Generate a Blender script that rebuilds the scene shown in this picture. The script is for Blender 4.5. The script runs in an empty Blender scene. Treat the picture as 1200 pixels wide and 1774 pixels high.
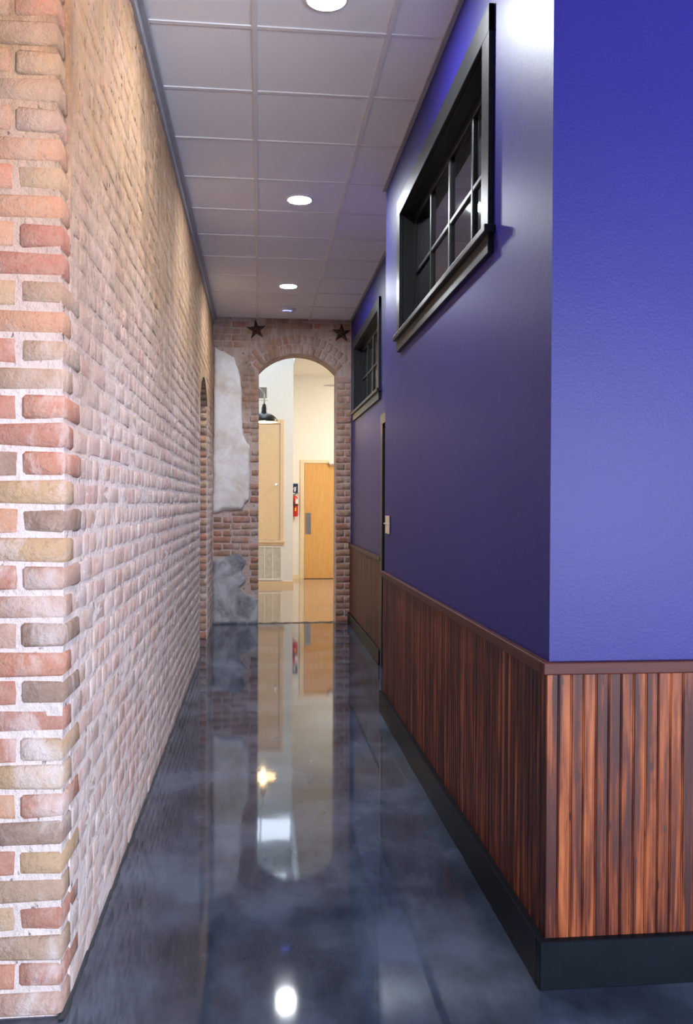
import bpy, bmesh, math, random
from mathutils import Vector, Matrix
from mathutils.geometry import delaunay_2d_cdt

random.seed(7)
sc = bpy.context.scene
COL = sc.collection

# ------------------------------------------------------------------ camera
F_PX, YAW, PITCH, ROLL, CAM_Z = 1480.46, 0.10168, 0.011454, 0.004373, 1.43
fw = Vector((math.sin(YAW) * math.cos(PITCH), math.cos(YAW) * math.cos(PITCH), -math.sin(PITCH)))
rt = Vector((math.cos(YAW), -math.sin(YAW), 0))
up = rt.cross(fw)
cr, sr = math.cos(ROLL), math.sin(ROLL)
r2, u2 = rt * cr + up * sr, -rt * sr + up * cr
cam_data = bpy.data.cameras.new('camera')
cam = bpy.data.objects.new('camera', cam_data)
COL.objects.link(cam)
m = Matrix((r2, u2, -fw)).transposed().to_4x4()
m.translation = (0, 0, CAM_Z)
cam.matrix_world = m
cam_data.sensor_fit = 'VERTICAL'
cam_data.sensor_height = 36
cam_data.lens = 36 * F_PX / 1774
cam_data.clip_start = 0.05
sc.camera = cam

# ------------------------------------------------------------------ world, lights, exposure
world = bpy.data.worlds.new('world')
sc.world = world
world.use_nodes = True
world.node_tree.nodes['Background'].inputs[0].default_value = (0.62, 0.72, 1.0, 1)
world.node_tree.nodes['Background'].inputs[1].default_value = 0.25
sc.view_settings.view_transform = 'Standard'
sc.view_settings.look = 'None'
sc.view_settings.gamma = 1
sc.view_settings.use_curve_mapping = False
sc.view_settings.exposure = 0.95
sc.cycles.max_bounces = 8
sc.cycles.diffuse_bounces = 5
sc.cycles.glossy_bounces = 5
sc.cycles.sample_clamp_indirect = 6


def area(name, loc, target, sx, sy, power, color):
    d = bpy.data.lights.new(name, 'AREA')
    d.shape = 'RECTANGLE'
    d.size, d.size_y, d.energy, d.color = sx, sy, power, color
    o = bpy.data.objects.new(name, d)
    COL.objects.link(o)
    o.location = loc
    o.rotation_euler = (Vector(target) - Vector(loc)).to_track_quat('-Z', 'Y').to_euler()
    return o


def spot(name, loc, target, power, color, size, blend=0.8, radius=0.06):
    d = bpy.data.lights.new(name, 'SPOT')
    d.energy, d.color, d.spot_size, d.spot_blend, d.shadow_soft_size = power, color, size, blend, radius
    o = bpy.data.objects.new(name, d)
    COL.objects.link(o)
    o.location = loc
    o.rotation_euler = (Vector(target) - Vector(loc)).to_track_quat('-Z', 'Y').to_euler()
    return o


# daylight through the front-room shop window behind the camera
area('shop_window_daylight', (3.3, -3.9, 1.5), (3.3, 0, 1.2), 4.6, 1.6, 430, (0.76, 0.84, 1.0))
# warm ceiling spotlight of the front room, aimed at the brick pier
spot('track_spot', (0.75, 0.9, 3.45), (-0.75, 2.75, 2.4), 62, (1.0, 0.46, 0.20), math.radians(70), radius=0.12)
# rooms beyond the arch: unseen cool fill added overhead on the left, warm ceiling panels on the right
area('cool_overhead_fill', (0.0, 12.6, 4.55), (0.0, 12.9, 0), 0.9, 2.6, 14, (0.72, 0.86, 1.0))
area('far_room_panel', (2.4, 13.9, 3.70), (2.0, 14.3, 0), 1.2, 2.0, 90, (1.0, 0.93, 0.82))

# ------------------------------------------------------------------ helpers


def tag(o, label=None, cat=None, group=None, kind=None):
    if label: o['label'] = label
    if cat: o['category'] = cat
    if group: o['group'] = group
    if kind: o['kind'] = kind
    return o


def link(name, me, mat=None, parent=None):
    o = bpy.data.objects.new(name, me)
    COL.objects.link(o)
    if mat is not None and me is not None and not me.materials:
        me.materials.append(mat)
    if parent is not None:
        o.parent = parent
    return o


def empty(name, loc=(0, 0, 0), rz=0):
    o = bpy.data.objects.new(name, None)
    COL.objects.link(o)
    o.location = loc
    o.rotation_euler = (0, 0, rz)
    o.empty_display_size = 0.1
    return o


def bm_mesh(name, bm, smooth=False):
    me = bpy.data.meshes.new(name)
    bm.normal_update()
    bm.to_mesh(me)
    bm.free()
    if smooth:
        for p in me.polygons: p.use_smooth = True
    return me


def add_box(bm, x0, x1, y0, y1, z0, z1):
    vs = [bm.verts.new((x, y, z)) for x in (x0, x1) for y in (y0, y1) for z in (z0, z1)]
    for f in ((0, 1, 3, 2), (4, 6, 7, 5), (0, 4, 5, 1), (2, 3, 7, 6), (0, 2, 6, 4), (1, 5, 7, 3)):
        bm.faces.new([vs[i] for i in f])
    return vs


def box(name, x0, x1, y0, y1, z0, z1, mat, parent=None, bevel=0.0, seg=2):
    bm = bmesh.new()
    add_box(bm, x0, x1, y0, y1, z0, z1)
    if bevel:
        bmesh.ops.bevel(bm, geom=bm.edges[:], offset=bevel, segments=seg, affect='EDGES', profile=0.5)
    return link(name, bm_mesh(name, bm), mat, parent)


def boxes(name, lst, mat, parent=None):
    bm = bmesh.new()
    for b in lst: add_box(bm, *b)
    return link(name, bm_mesh(name, bm), mat, parent)


def lathe(bm, prof, n=32, axis='Z', origin=(0, 0, 0), cap=True):
    o = Vector(origin)
    rings = []
    for r, h in prof:
        ring = []
        for i in range(n):
            a = 2 * math.pi * i / n
            c, s = r * math.cos(a), r * math.sin(a)
            v = {'Z': (c, s, h), 'Y': (c, h, s), 'X': (h, c, s)}[axis]
            ring.append(bm.verts.new(o + Vector(v)))
        rings.append(ring)
    for a, b in zip(rings, rings[1:]):
        for i in range(n):
            bm.faces.new((a[i], a[(i + 1) % n], b[(i + 1) % n], b[i]))
    if cap:
        bm.faces.new(rings[0][::-1])
        bm.faces.new(rings[-1])
    bmesh.ops.recalc_face_normals(bm, faces=bm.faces[:])


def lathe_obj(name, prof, mat, parent=None, n=32, axis='Z', origin=(0, 0, 0), cap=True, smooth=True):
    bm = bmesh.new()
    lathe(bm, prof, n, axis, origin, cap)
    me = bm_mesh(name, bm, smooth)
    if smooth:
        try: me.set_sharp_from_angle(angle=math.radians(40))
        except Exception: pass
    return link(name, me, mat, parent)


def tube(name, pts, r, mat, parent=None, n=10):
    bm = bmesh.new()
    pts = [Vector(p) for p in pts]
    rings = []
    for i, p in enumerate(pts):
        d = (pts[min(i + 1, len(pts) - 1)] - pts[max(i - 1, 0)]).normalized()
        a = d.cross(Vector((0.13, 0.97, 0.21))).normalized()
        b = d.cross(a)
        rad = r[i] if isinstance(r, (list, tuple)) else r
        rings.append([bm.verts.new(p + (a * math.cos(t) + b * math.sin(t)) * rad) for t in [2 * math.pi * k / n for k in range(n)]])
    for a, b in zip(rings, rings[1:]):
        for i in range(n):
            bm.faces.new((a[i], a[(i + 1) % n], b[(i + 1) % n], b[i]))
    bm.faces.new(rings[0]); bm.faces.new(rings[-1])
    bmesh.ops.recalc_face_normals(bm, faces=bm.faces[:])
    return link(name, bm_mesh(name, bm, True), mat, parent)


def prism(name, loop, depth, mat, parent=None):
    """loop: 3D points of a flat outline; depth: vector of the extrusion"""
    bm = bmesh.new()
    vs = [bm.verts.new(p) for p in loop]
    f = bm.faces.new(vs)
    ex = bmesh.ops.extrude_face_region(bm, geom=[f])
    nv = [g for g in ex['geom'] if isinstance(g, bmesh.types.BMVert)]
    bmesh.ops.translate(bm, verts=nv, vec=Vector(depth))
    bmesh.ops.triangulate(bm, faces=[g for g in bm.faces if len(g.verts) > 4])
    bmesh.ops.recalc_face_normals(bm, faces=bm.faces[:])
    return link(name, bm_mesh(name, bm), mat, parent)


# ------------------------------------------------------------------ materials


class NT:
    def __init__(self, name):
        self.mat = bpy.data.materials.new(name)
        self.mat.use_nodes = True
        self.t = self.mat.node_tree
        self.b = self.t.nodes['Principled BSDF']

    def n(self, kind, **kw):
        nd = self.t.nodes.new(kind)
        for k, v in kw.items():
            if k.startswith('i_'):
                nd.inputs[k[2:].replace('_', ' ')].default_value = v
            else:
                setattr(nd, k, v)
        return nd

    def l(self, a, b): self.t.links.new(a, b)

    def setp(self, **kw):
        for k, v in kw.items(): self.b.inputs[k.replace('_', ' ')].default_value = v

    def ramp(self, fac, stops, interp='LINEAR'):
        r = self.n('ShaderNodeValToRGB')
        r.color_ramp.interpolation = interp
        el = r.color_ramp.elements
        while len(el) > 1: el.remove(el[-1])
        el[0].position, el[0].color = stops[0][0], (*stops[0][1], 1)
        for p, c in stops[1:]:
            e = el.new(p); e.color = (*c, 1)
        self.l(fac, r.inputs[0])
        return r.outputs[0]

    def noise(self, vec, scale, detail=4, rough=0.55, dist=0.0):
        nd = self.n('ShaderNodeTexNoise')
        nd.inputs['Scale'].default_value = scale
        nd.inputs['Detail'].default_value = detail
        nd.inputs['Roughness'].default_value = rough
        nd.inputs['Distortion'].default_value = dist
        if vec is not None: self.l(vec, nd.inputs['Vector'])
        return nd.outputs['Fac']

    def pos(self, scale=None):
        g = self.n('ShaderNodeNewGeometry').outputs['Position']
        if scale is None: return g
        mp = self.n('ShaderNodeMapping')
        mp.inputs['Scale'].default_value = scale
        self.l(g, mp.inputs[0])
        return mp.outputs[0]

    def mix(self, f, a, b, mode='MIX'):
        nd = self.n('ShaderNodeMix', data_type='RGBA', blend_type=mode)
        for s, v in ((nd.inputs[0], f), (nd.inputs[6], a), (nd.inputs[7], b)):
            if hasattr(v, 'is_output'): self.l(v, s)
            elif isinstance(v, tuple): s.default_value = (*v, 1) if len(v) == 3 else v
            else: s.default_value = v
        return nd.outputs[2]

    def math(self, op, a, b=None, clamp=False):
        nd = self.n('ShaderNodeMath', operation=op)
        nd.use_clamp = clamp
        for s, v in zip(nd.inputs, (a, b)):
            if v is None: continue
            if hasattr(v, 'is_output'): self.l(v, s)
            else: s.default_value = v
        return nd.outputs[0]

    def maprange(self, v, a, b, c=0.0, d=1.0):
        nd = self.n('ShaderNodeMapRange')
        nd.inputs[1].default_value, nd.inputs[2].default_value = a, b
        nd.inputs[3].default_value, nd.inputs[4].default_value = c, d
        self.l(v, nd.inputs[0])
        return nd.outputs[0]

    def bump(self, h, strength, dist=0.01):
        nd = self.n('ShaderNodeBump')
        nd.inputs['Strength'].default_value = strength
        nd.inputs['Distance'].default_value = dist
        self.l(h, nd.inputs['Height'])
        self.l(nd.outputs[0], self.b.inputs['Normal'])
        return nd

    def base(self, c):
        if hasattr(c, 'is_output'): self.l(c, self.b.inputs['Base Color'])
        else: self.b.inputs['Base Color'].default_value = (*c, 1)


def simple(name, color, rough=0.5, metal=0.0, var=0.12, scale=18.0, bump=0.0, coat=0.0, spec=0.5):
    t = NT(name)
    f = t.noise(t.pos(), scale, 3)
    lo = tuple(max(0, c * (1 - var)) for c in color)
    hi = tuple(min(1, c * (1 + var)) for c in color)
    t.base(t.ramp(f, [(0.3, lo), (0.7, hi)]))
    t.setp(Roughness=rough, Metallic=metal)
    t.b.inputs['Specular IOR Level'].default_value = spec
    if coat: t.b.inputs['Coat Weight'].default_value = coat
    if bump: t.bump(t.noise(t.pos(), scale * 6, 2), bump, 0.004)
    return t.mat


def emit(name, color, strength):
    t = NT(name)
    t.base((0.9, 0.9, 0.9))
    t.b.inputs['Emission Color'].default_value = (*color, 1)
    t.b.inputs['Emission Strength'].default_value = strength
    return t.mat


MORTAR_LO = (0.87, 0.745, 0.72)
MORTAR_HI = (0.47, 0.285, 0.15)


def smear_color(t, hi=None):
    """lime and mortar wash: pale pinkish low down, sandy tan towards the top"""
    z = t.n('ShaderNodeSeparateXYZ')
    t.l(t.pos(), z.inputs[0])
    zz = t.math('ADD', z.outputs[2], t.math('MULTIPLY', t.noise(t.pos(), 1.2, 3), 0.9))
    f = t.maprange(zz, 2.0, 3.1)
    c = t.mix(f, MORTAR_LO if hi is None else (0.70, 0.55, 0.50), MORTAR_HI if hi is None else hi)
    n2 = t.noise(t.pos(), 9, 5, 0.6)
    c2 = t.mix(t.maprange(n2, 0.35, 0.8, 0, 0.4), c, (0.58, 0.45, 0.40))
    st = t.noise(t.pos((1, 1, 0.35)), 4.0, 6, 0.7, 0.5)
    return t.mix(t.math('MULTIPLY', t.maprange(st, 0.46, 0.66, 0, 0.8), f), c2, (0.26, 0.17, 0.11)), f


def brick_mat(name, smear, island=False, tint=None, hi=None, wash=0.0):
    t = NT(name)
    if island: rnd = t.n('ShaderNodeNewGeometry').outputs['Random Per Island']
    else: rnd = t.n('ShaderNodeObjectInfo').outputs['Random']
    c = t.ramp(rnd, [(0.0, (0.50, 0.19, 0.13)), (0.14, (0.56, 0.36, 0.21)), (0.28, (0.60, 0.23, 0.14)),
                     (0.42, (0.47, 0.30, 0.20)), (0.55, (0.62, 0.31, 0.18)), (0.68, (0.31, 0.19, 0.14)),
                     (0.80, (0.60, 0.38, 0.20)), (0.9, (0.54, 0.32, 0.25))], 'CONSTANT')
    if tint: c = t.mix(1.0, c, tint, 'MULTIPLY')
    n1 = t.noise(t.pos(), 26, 5, 0.65)
    c = t.mix(t.maprange(n1, 0.3, 0.8, 0, 0.5), c, (0.62, 0.46, 0.36))
    n3 = t.noise(t.pos(), 90, 3, 0.6)
    c = t.mix(t.maprange(n3, 0.55, 0.8, 0, 0.45), c, (0.12, 0.07, 0.05))
    sm, f = smear_color(t, hi)
    if wash: c = t.mix(0.35, c, (0.62, 0.34, 0.30))
    if wash: c = t.mix(t.math('ADD', t.math('MULTIPLY', f, 0.25), wash), c, sm)
    ns = t.noise(t.pos((1, 1, 0.55)), 5.5, 6, 0.7, 0.4)
    k = t.math('ADD', ns, t.math('MULTIPLY', f, 0.10))
    hi = t.maprange(k, 0.62 - smear * 0.42, 0.80 - smear * 0.30, 0.06, 0.95)
    c = t.mix(hi, c, sm)
    pit = t.noise(t.pos((1, 1, 0.7)), 30, 3, 0.6)
    if wash: c = t.mix(t.math('MULTIPLY', t.maprange(pit, 0.60, 0.67, 0, 0.85), f), c, (0.09, 0.055, 0.035))
    t.base(c)
    t.setp(Roughness=0.9)
    t.b.inputs['Specular IOR Level'].default_value = 0.2
    h = t.math('ADD', t.noise(t.pos(), 60, 5, 0.7), t.math('MULTIPLY', t.noise(t.pos(), 17, 3), 1.2))
    t.bump(h, 0.7, 0.013)
    return t.mat


def mortar_mat(name, hi=None):
    t = NT(name)
    sm, f = smear_color(t, hi)
    pits = t.noise(t.pos((1, 1, 0.6)), 34, 3, 0.6)
    c = t.mix(t.maprange(pits, 0.64, 0.70, 0, 0.8), sm, (0.10, 0.07, 0.05))
    t.base(c)
    t.setp(Roughness=0.95)
    t.b.inputs['Specular IOR Level'].default_value = 0.15
    h = t.math('ADD', t.noise(t.pos(), 45, 5, 0.7), t.math('MULTIPLY', t.noise(t.pos(), 12, 4), 2.0))
    t.bump(h, 0.8, 0.014)
    return t.mat


def paint_blue_mat():
    t = NT('blue_satin_paint')
    f = t.noise(t.pos(), 3.0, 3)
    t.base(t.ramp(f, [(0.3, (0.0125, 0.0095, 0.158)), (0.7, (0.0145, 0.0108, 0.172))]))
    t.setp(Roughness=0.46)
    t.b.inputs['Specular IOR Level'].default_value = 0.30
    h = t.math('ADD', t.noise(t.pos(), 120, 2), t.math('MULTIPLY', t.noise(t.pos(), 14, 2), 0.8))
    t.bump(h, 0.12, 0.004)
    return t.mat


def wood_mat():
    t = NT('stained_pine')
    rnd = t.n('ShaderNodeObjectInfo').outputs['Random']
    cx = t.n('ShaderNodeCombineXYZ')
    t.l(t.math('MULTIPLY', rnd, 37.0), cx.inputs[2])
    va = t.n('ShaderNodeVectorMath', operation='ADD')
    t.l(t.pos(), va.inputs[0]); t.l(cx.outputs[0], va.inputs[1])
    mp = t.n('ShaderNodeMapping')
    mp.inputs['Scale'].default_value = (60, 60, 1.6)
    t.l(va.outputs[0], mp.inputs[0])
    grain = t.noise(mp.outputs[0], 1.0, 5, 0.6, 0.6)
    mp2 = t.n('ShaderNodeMapping')
    mp2.inputs['Scale'].default_value = (30, 30, 2.6)
    t.l(va.outputs[0], mp2.inputs[0])
    patch = t.noise(mp2.outputs[0], 1.0, 4, 0.6, 0.3)
    f = t.math('ADD', t.math('MULTIPLY', grain, 0.45), t.math('MULTIPLY', patch, 0.55))
    f = t.math('ADD', f, t.math('MULTIPLY', t.math('SUBTRACT', rnd, 0.5), 0.09))
    c = t.ramp(f, [(0.38, (0.030, 0.005, 0.0035)), (0.48, (0.065, 0.0115, 0.0065)), (0.56, (0.21, 0.050, 0.017)), (0.67, (0.40, 0.115, 0.037))])
    mp3 = t.n('ShaderNodeMapping')
    mp3.inputs['Scale'].default_value = (16, 16, 7)
    t.l(va.outputs[0], mp3.inputs[0])
    vo = t.n('ShaderNodeTexVoronoi')
    vo.inputs['Scale'].default_value = 1.0
    t.l(mp3.outputs[0], vo.inputs['Vector'])
    kn = t.maprange(vo.outputs['Distance'], 0.07, 0.15, 0.85, 0.0)
    c = t.mix(kn, c, (0.03, 0.012, 0.010))
    t.base(c)
    t.setp(Roughness=0.42)
    t.b.inputs['Specular IOR Level'].default_value = 0.25
    t.bump(grain, 0.08, 0.002)
    return t.mat


def cap_mat():
    t = NT('stained_cap_wood')
    g = t.noise(t.pos((4, 4, 60)), 2.0, 4, 0.6)
    t.base(t.ramp(g, [(0.3, (0.060, 0.013, 0.010)), (0.7, (0.095, 0.022, 0.016))]))
    t.setp(Roughness=0.42)
    t.b.inputs['Specular IOR Level'].default_value = 0.2
    return t.mat


def floor_mat(name, stops, rough, coat_rough, wav):
    t = NT(name)
    n1 = t.noise(t.pos((1, 1.3, 1)), 1.6, 4, 0.5)
    n2 = t.noise(t.pos((2.2, 1, 1)), 2.6, 4, 0.55)
    f = t.math('ADD', t.math('MULTIPLY', n1, 0.6), t.math('MULTIPLY', n2, 0.4))
    c = t.ramp(f, stops)
    sp = t.noise(t.pos(), 140, 2)
    c = t.mix(t.maprange(sp, 0.55, 0.8, 0, 0.25), c, (0.09, 0.09, 0.10))
    t.base(c)
    t.setp(Roughness=rough)
    t.b.inputs['Specular IOR Level'].default_value = 0.0
    t.b.inputs['Coat Weight'].default_value = 1.0
    t.b.inputs['Coat Roughness'].default_value = coat_rough
    t.b.inputs['Coat IOR'].default_value = 1.65
    h = t.noise(t.pos((1, 1, 1)), 6.0, 1, 0.5)
    nd = t.bump(h, wav, 0.006)
    t.l(nd.outputs[0], t.b.inputs['Coat Normal'])
    return t.mat


def tile_mat():
    t = NT('acoustic_tile')
    n1 = t.noise(t.pos(), 260, 3, 0.7)
    t.base(t.ramp(n1, [(0.30, (0.86, 0.85, 0.87)), (0.55, (0.93, 0.92, 0.94))]))
    t.setp(Roughness=0.95)
    t.bump(n1, 0.25, 0.003)
    return t.mat


def plaster_mat(name, a, b, cdark):
    t = NT(name)
    n1 = t.noise(t.pos(), 3.2, 6, 0.65, 0.5)
    n2 = t.noise(t.pos(), 22, 5, 0.7)
    c = t.ramp(n1, [(0.32, b), (0.58, a)])
    c = t.mix(t.maprange(n2, 0.60, 0.78, 0, 0.8), c, cdark)
    t.base(c)
    t.setp(Roughness=0.85)
    t.bump(t.math('ADD', n2, t.math('MULTIPLY', n1, 0.8)), 0.45, 0.01)
    return t.mat


def glass_mat():
    t = NT('dark_window_glass')
    t.base(t.ramp(t.noise(t.pos(), 6, 2), [(0.3, (0.50, 0.60, 0.62)), (0.7, (0.56, 0.64, 0.66))]))
    t.setp(Roughness=0.03, IOR=1.52)
    t.b.inputs['Transmission Weight'].default_value = 1.0
    t.bump(t.noise(t.pos(), 5, 2), 0.05, 0.01)
    return t.mat


def door_wood_mat(name, lo, hi):
    t = NT(name)
    g = t.noise(t.pos((14, 14, 1.3)), 2.2, 5, 0.6, 0.8)
    t.base(t.ramp(g, [(0.3, lo), (0.7, hi)]))
    t.setp(Roughness=0.35)
    return t.mat


M = {
    'mortar': mortar_mat('lime_mortar'),
    'mortar_arch': mortar_mat('lime_mortar_arch', (0.62, 0.48, 0.43)),
    'brick': brick_mat('old_brick_washed', 0.52, wash=0.28),
    'brick_stuff': brick_mat('old_brick_washed_far', 0.52, island=True, wash=0.28),
    'brick_pier': brick_mat('old_brick_pier', 0.28),
    'brick_arch': brick_mat('old_brick_arch', 0.30, tint=(0.78, 0.66, 0.64), hi=(0.58, 0.44, 0.40)),
    'blue': paint_blue_mat(),
    'wood': wood_mat(),
    'cap': cap_mat(),
    'black': simple('black_baseboard_paint', (0.006, 0.008, 0.012), 0.36, spec=0.08),
    'frame': simple('black_window_paint', (0.014, 0.0155, 0.0165), 0.38, spec=0.3),
    'glass': glass_mat(),
    'floor': floor_mat('stained_concrete', [(0.36, (0.016, 0.023, 0.040)), (0.48, (0.040, 0.055, 0.090)), (0.60, (0.085, 0.112, 0.170))], 0.4, 0.045, 0.035),
    'floor_far': floor_mat('beige_concrete', [(0.3, (0.30, 0.22, 0.16)), (0.7, (0.42, 0.33, 0.25))], 0.35, 0.05, 0.03),
    'tile': tile_mat(),
    'grid': simple('ceiling_grid_white', (0.80, 0.78, 0.78), 0.45, var=0.03),
    'angle': simple('wall_angle_grey', (0.36, 0.35, 0.38), 0.45),
    'plaster': plaster_mat('white_plaster', (0.92, 0.89, 0.90), (0.74, 0.62, 0.54), (0.56, 0.44, 0.37)),
    'render': plaster_mat('grey_render', (0.62, 0.62, 0.67), (0.16, 0.16, 0.19), (0.34, 0.26, 0.25)),
    'rust': simple('rusty_iron', (0.085, 0.045, 0.032), 0.65, 0.4, 0.4, 30, 0.3),
    'white': simple('white_wall_paint', (0.80, 0.80, 0.78), 0.7, var=0.02),
    'cream': simple('cream_wall_paint', (0.84, 0.80, 0.72), 0.7, var=0.02),
    'peach': simple('peach_trim_paint', (0.80, 0.60, 0.38), 0.45, var=0.03),
    'casing': simple('tan_casing_paint', (0.84, 0.68, 0.44), 0.45, var=0.03),
    'maple': door_wood_mat('maple_door', (0.66, 0.35, 0.11), (0.76, 0.43, 0.15)),
    'steel': simple('brushed_steel', (0.55, 0.54, 0.53), 0.32, 1.0, 0.08, 60),
    'chrome': simple('chrome', (0.75, 0.73, 0.70), 0.15, 1.0, 0.04),
    'red': simple('red_enamel', (0.62, 0.02, 0.015), 0.3),
    'rubber': simple('black_rubber', (0.02, 0.02, 0.02), 0.6),
    'yellow': simple('yellow_tag', (0.85, 0.55, 0.03), 0.5),
    'paper': simple('white_paper', (0.85, 0.85, 0.85), 0.6, var=0.03),
    'navy': simple('navy_sign', (0.012, 0.03, 0.10), 0.4),
    'enamel': simple('black_enamel_shade', (0.02, 0.024, 0.03), 0.22),
    'shade_in': simple('white_enamel', (0.85, 0.82, 0.75), 0.35, var=0.03),
    'whitem': simple('white_metal', (0.80, 0.79, 0.77), 0.4, var=0.03),
    'dark': simple('dark_void_wall', (0.05, 0.048, 0.05), 0.9),
    'lens': emit('downlight_lens', (0.90, 0.95, 1.0), 310),
    'bulb': emit('warm_bulb', (1.0, 0.66, 0.30), 45),
    'led': emit('blue_led', (0.12, 0.14, 1.0), 3.0),
    'sky_pane': emit('clerestory_glass', (0.72, 0.84, 1.0), 2.0),
}

# ------------------------------------------------------------------ key dimensions
CEIL = 3.568
XL = -0.539           # face of the long brick wall
XN = 0.855            # near blue wall
XF = 1.075            # recessed blue wall beyond it
YP = 2.45             # front face of the blue block
YE = 5.80             # far end of the near blue wall
YA = 10.065           # face of the arch wall
YB = 10.40            # its back
TILE = 0.6096
GX, GY = -0.028, 3.9014

# ------------------------------------------------------------------ setting: floors


def struct(o): return tag(o, kind='structure')


struct(box('floor', -3.2, 6.4, -4.2, 10.09, -0.12, 0.0, M['floor']))
fl = struct(box('floor_far', -3.2, 4.2, 10.09, 16.2, -0.12, 0.002, M['floor_far']))
# rough threshold edge in the archway
bm = bmesh.new()
n = 26
top = []
for i in range(n + 1):
    x = -0.03 + 0.96 * i / n
    w = 0.018 + 0.02 * random.random()
    yc = 10.075 + 0.012 * math.sin(i * 1.3) + 0.012 * random.random() + 0.05 * i / n
    h = 0.006 + 0.006 * random.random()
    top.append([bm.verts.new(p) for p in ((x, yc - w, 0.0005), (x, yc - w * .3, h), (x, yc + w * .5, h), (x, yc + w, 0.001))])
for a, b in zip(top, top[1:]):
    for k in range(3): bm.faces.new((a[k], b[k], b[k + 1], a[k + 1]))
bmesh.ops.recalc_face_normals(bm, faces=bm.faces[:])
struct(link('trim_threshold', bm_mesh('threshold', bm), simple('rough_concrete_lip', (0.16, 0.11, 0.085), 0.8, 0, 0.4, 40, 0.4)))

# ------------------------------------------------------------------ setting: suspended ceiling
ceiling = struct(box('ceiling', -1.0, 3.4, 2.0, YB, CEIL + 0.02, CEIL + 0.10, M['tile']))


def tile(x0, x1, y0, y1):
    g = 0.0125
    bm = bmesh.new()
    add_box(bm, x0 + g, x1 - g, y0 + g, y1 - g, CEIL + 0.004, CEIL + 0.019)
    link('ceiling_tile', bm_mesh('ceiling_tile', bm), M['tile'], ceiling)


y = GY - 3 * TILE
while y < 9.9:
    y1 = min(y + TILE, YA)
    tile(XL + 0.012, GX, y, y1)
    tile(GX, GX + TILE, y, y1)
    if y1 <= YE + 0.2: tile(GX + TILE, XN, y, y1)
    else: tile(GX + TILE, XF, y, y1)
    y += TILE
for gx in (GX, GX + TILE):
    box('main_tee', gx - 0.012, gx + 0.012, 2.07, YA, CEIL - 0.002, CEIL + 0.012, M['grid'], ceiling)
for i in range(-3, 11):
    yy = GY + i * TILE
    for x0, x1 in ((XL + .01, GX - .012), (GX + .012, GX + TILE - .012), (GX + TILE + .012, XN if yy < YE else XF)):
        box('cross_tee', x0, x1, yy - 0.012, yy + 0.012, CEIL - 0.001, CEIL + 0.012, M['grid'], ceiling)
# wall angles
a1 = struct(empty('trim_1'))
box('wall_angle', XL - 0.02, XL + 0.020, 2.45, YA, CEIL - 0.075, CEIL - 0.001, M['angle'], a1, 0.002, 1)
box('angle_flange', XL + 0.020, XL + 0.044, 2.45, YA, CEIL - 0.026, CEIL - 0.0005, M['angle'], a1)
a2 = struct(empty('trim_2'))
box('wall_angle', XN - 0.022, XN + 0.001, YP, YE + .02, CEIL - 0.012, CEIL - 0.001, M['angle'], a2)
box('wall_angle', XF - 0.022, XF + 0.001, YE, YA, CEIL - 0.012, CEIL - 0.001, M['angle'], a2)
# front room ceiling, behind and above the camera
struct(boxes('ceiling_front', [(-3.2, 6.4, -4.2, 2.0, CEIL, CEIL + 0.1), (3.4, 6.4, 2.0, 2.6, CEIL, CEIL + 0.1), (-3.2, -1.0, 2.0, 3.0, CEIL, CEIL + 0.1)], simple('front_ceiling_grey', (0.22, 0.22, 0.23), 0.8)))

# ------------------------------------------------------------------ setting: front room shell (behind the camera)
struct(box('wall_front_left', -3.3, -3.2, -4.2, 3.0, 0, CEIL, M['white']))
struct(box('wall_front_right', 6.4, 6.5, -4.2, 2.45, 0, CEIL, M['white']))
struct(boxes('wall_front', [(-3.2, 0.95, -4.1, -4.0, 0, CEIL), (5.65, 6.4, -4.1, -4.0, 0, CEIL), (0.95, 5.65, -4.1, -4.0, 0, 0.65), (0.95, 5.65, -4.1, -4.0, 2.45, CEIL)], M['white']))
struct(box('wall_front_side', -3.2, -0.96, 2.95, 3.05, 0, CEIL, M['white']))

# ------------------------------------------------------------------ blue block: walls with openings
W1 = (3.19, 5.11, 2.45, 3.17)      # window 1 opening y0,y1,z0,z1
W2 = (7.665, 9.62, 2.45, 3.17)
DR = (6.40, 7.315, 0.0, 2.11)      # door in the recessed wall


def wall_x(name, x0, x1, y0, y1, openings, mat):
    """wall along Y between x0 and x1 with rectangular openings"""
    out, yy = [], y0
    for (a, b, c, d) in sorted(openings):
        out.append((x0, x1, yy, a, 0, CEIL + 0.02))
        if c > 0: out.append((x0, x1, a, b, 0, c))
        out.append((x0, x1, a, b, d, CEIL + 0.02))
        yy = b
    out.append((x0, x1, yy, y1, 0, CEIL + 0.02))
    o = boxes(name, out, mat)
    bm = bmesh.new(); bm.from_mesh(o.data)
    bmesh.ops.remove_doubles(bm, verts=bm.verts[:], dist=1e-5)
    # drop the doubled inner faces between the pieces
    seen = {}
    for f in bm.faces:
        k = tuple(sorted(v.index for v in f.verts)); seen.setdefault(k, []).append(f)
    dbl = [f for fs in seen.values() if len(fs) > 1 for f in fs]
    bmesh.ops.delete(bm, geom=dbl, context='FACES_ONLY')
    bm.to_mesh(o.data); bm.free()
    return struct(o)


wall_right = wall_x('wall_right', XN, XN + 0.14, YP, YE, [W1], M['blue'])
wall_rf = wall_x('wall_right_far', XF, XF + 0.14, YE - 0.1, YA + 0.01, [DR, W2], M['blue'])
struct(box('wall_right_return', XN + 0.14, XF, YE - 0.12, YE, 0, CEIL + .02, M['blue']))
struct(box('wall_right_front', XN + 0.14, 6.4, YP, YP + 0.14, 0, CEIL + .02, M['blue']))
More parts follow.
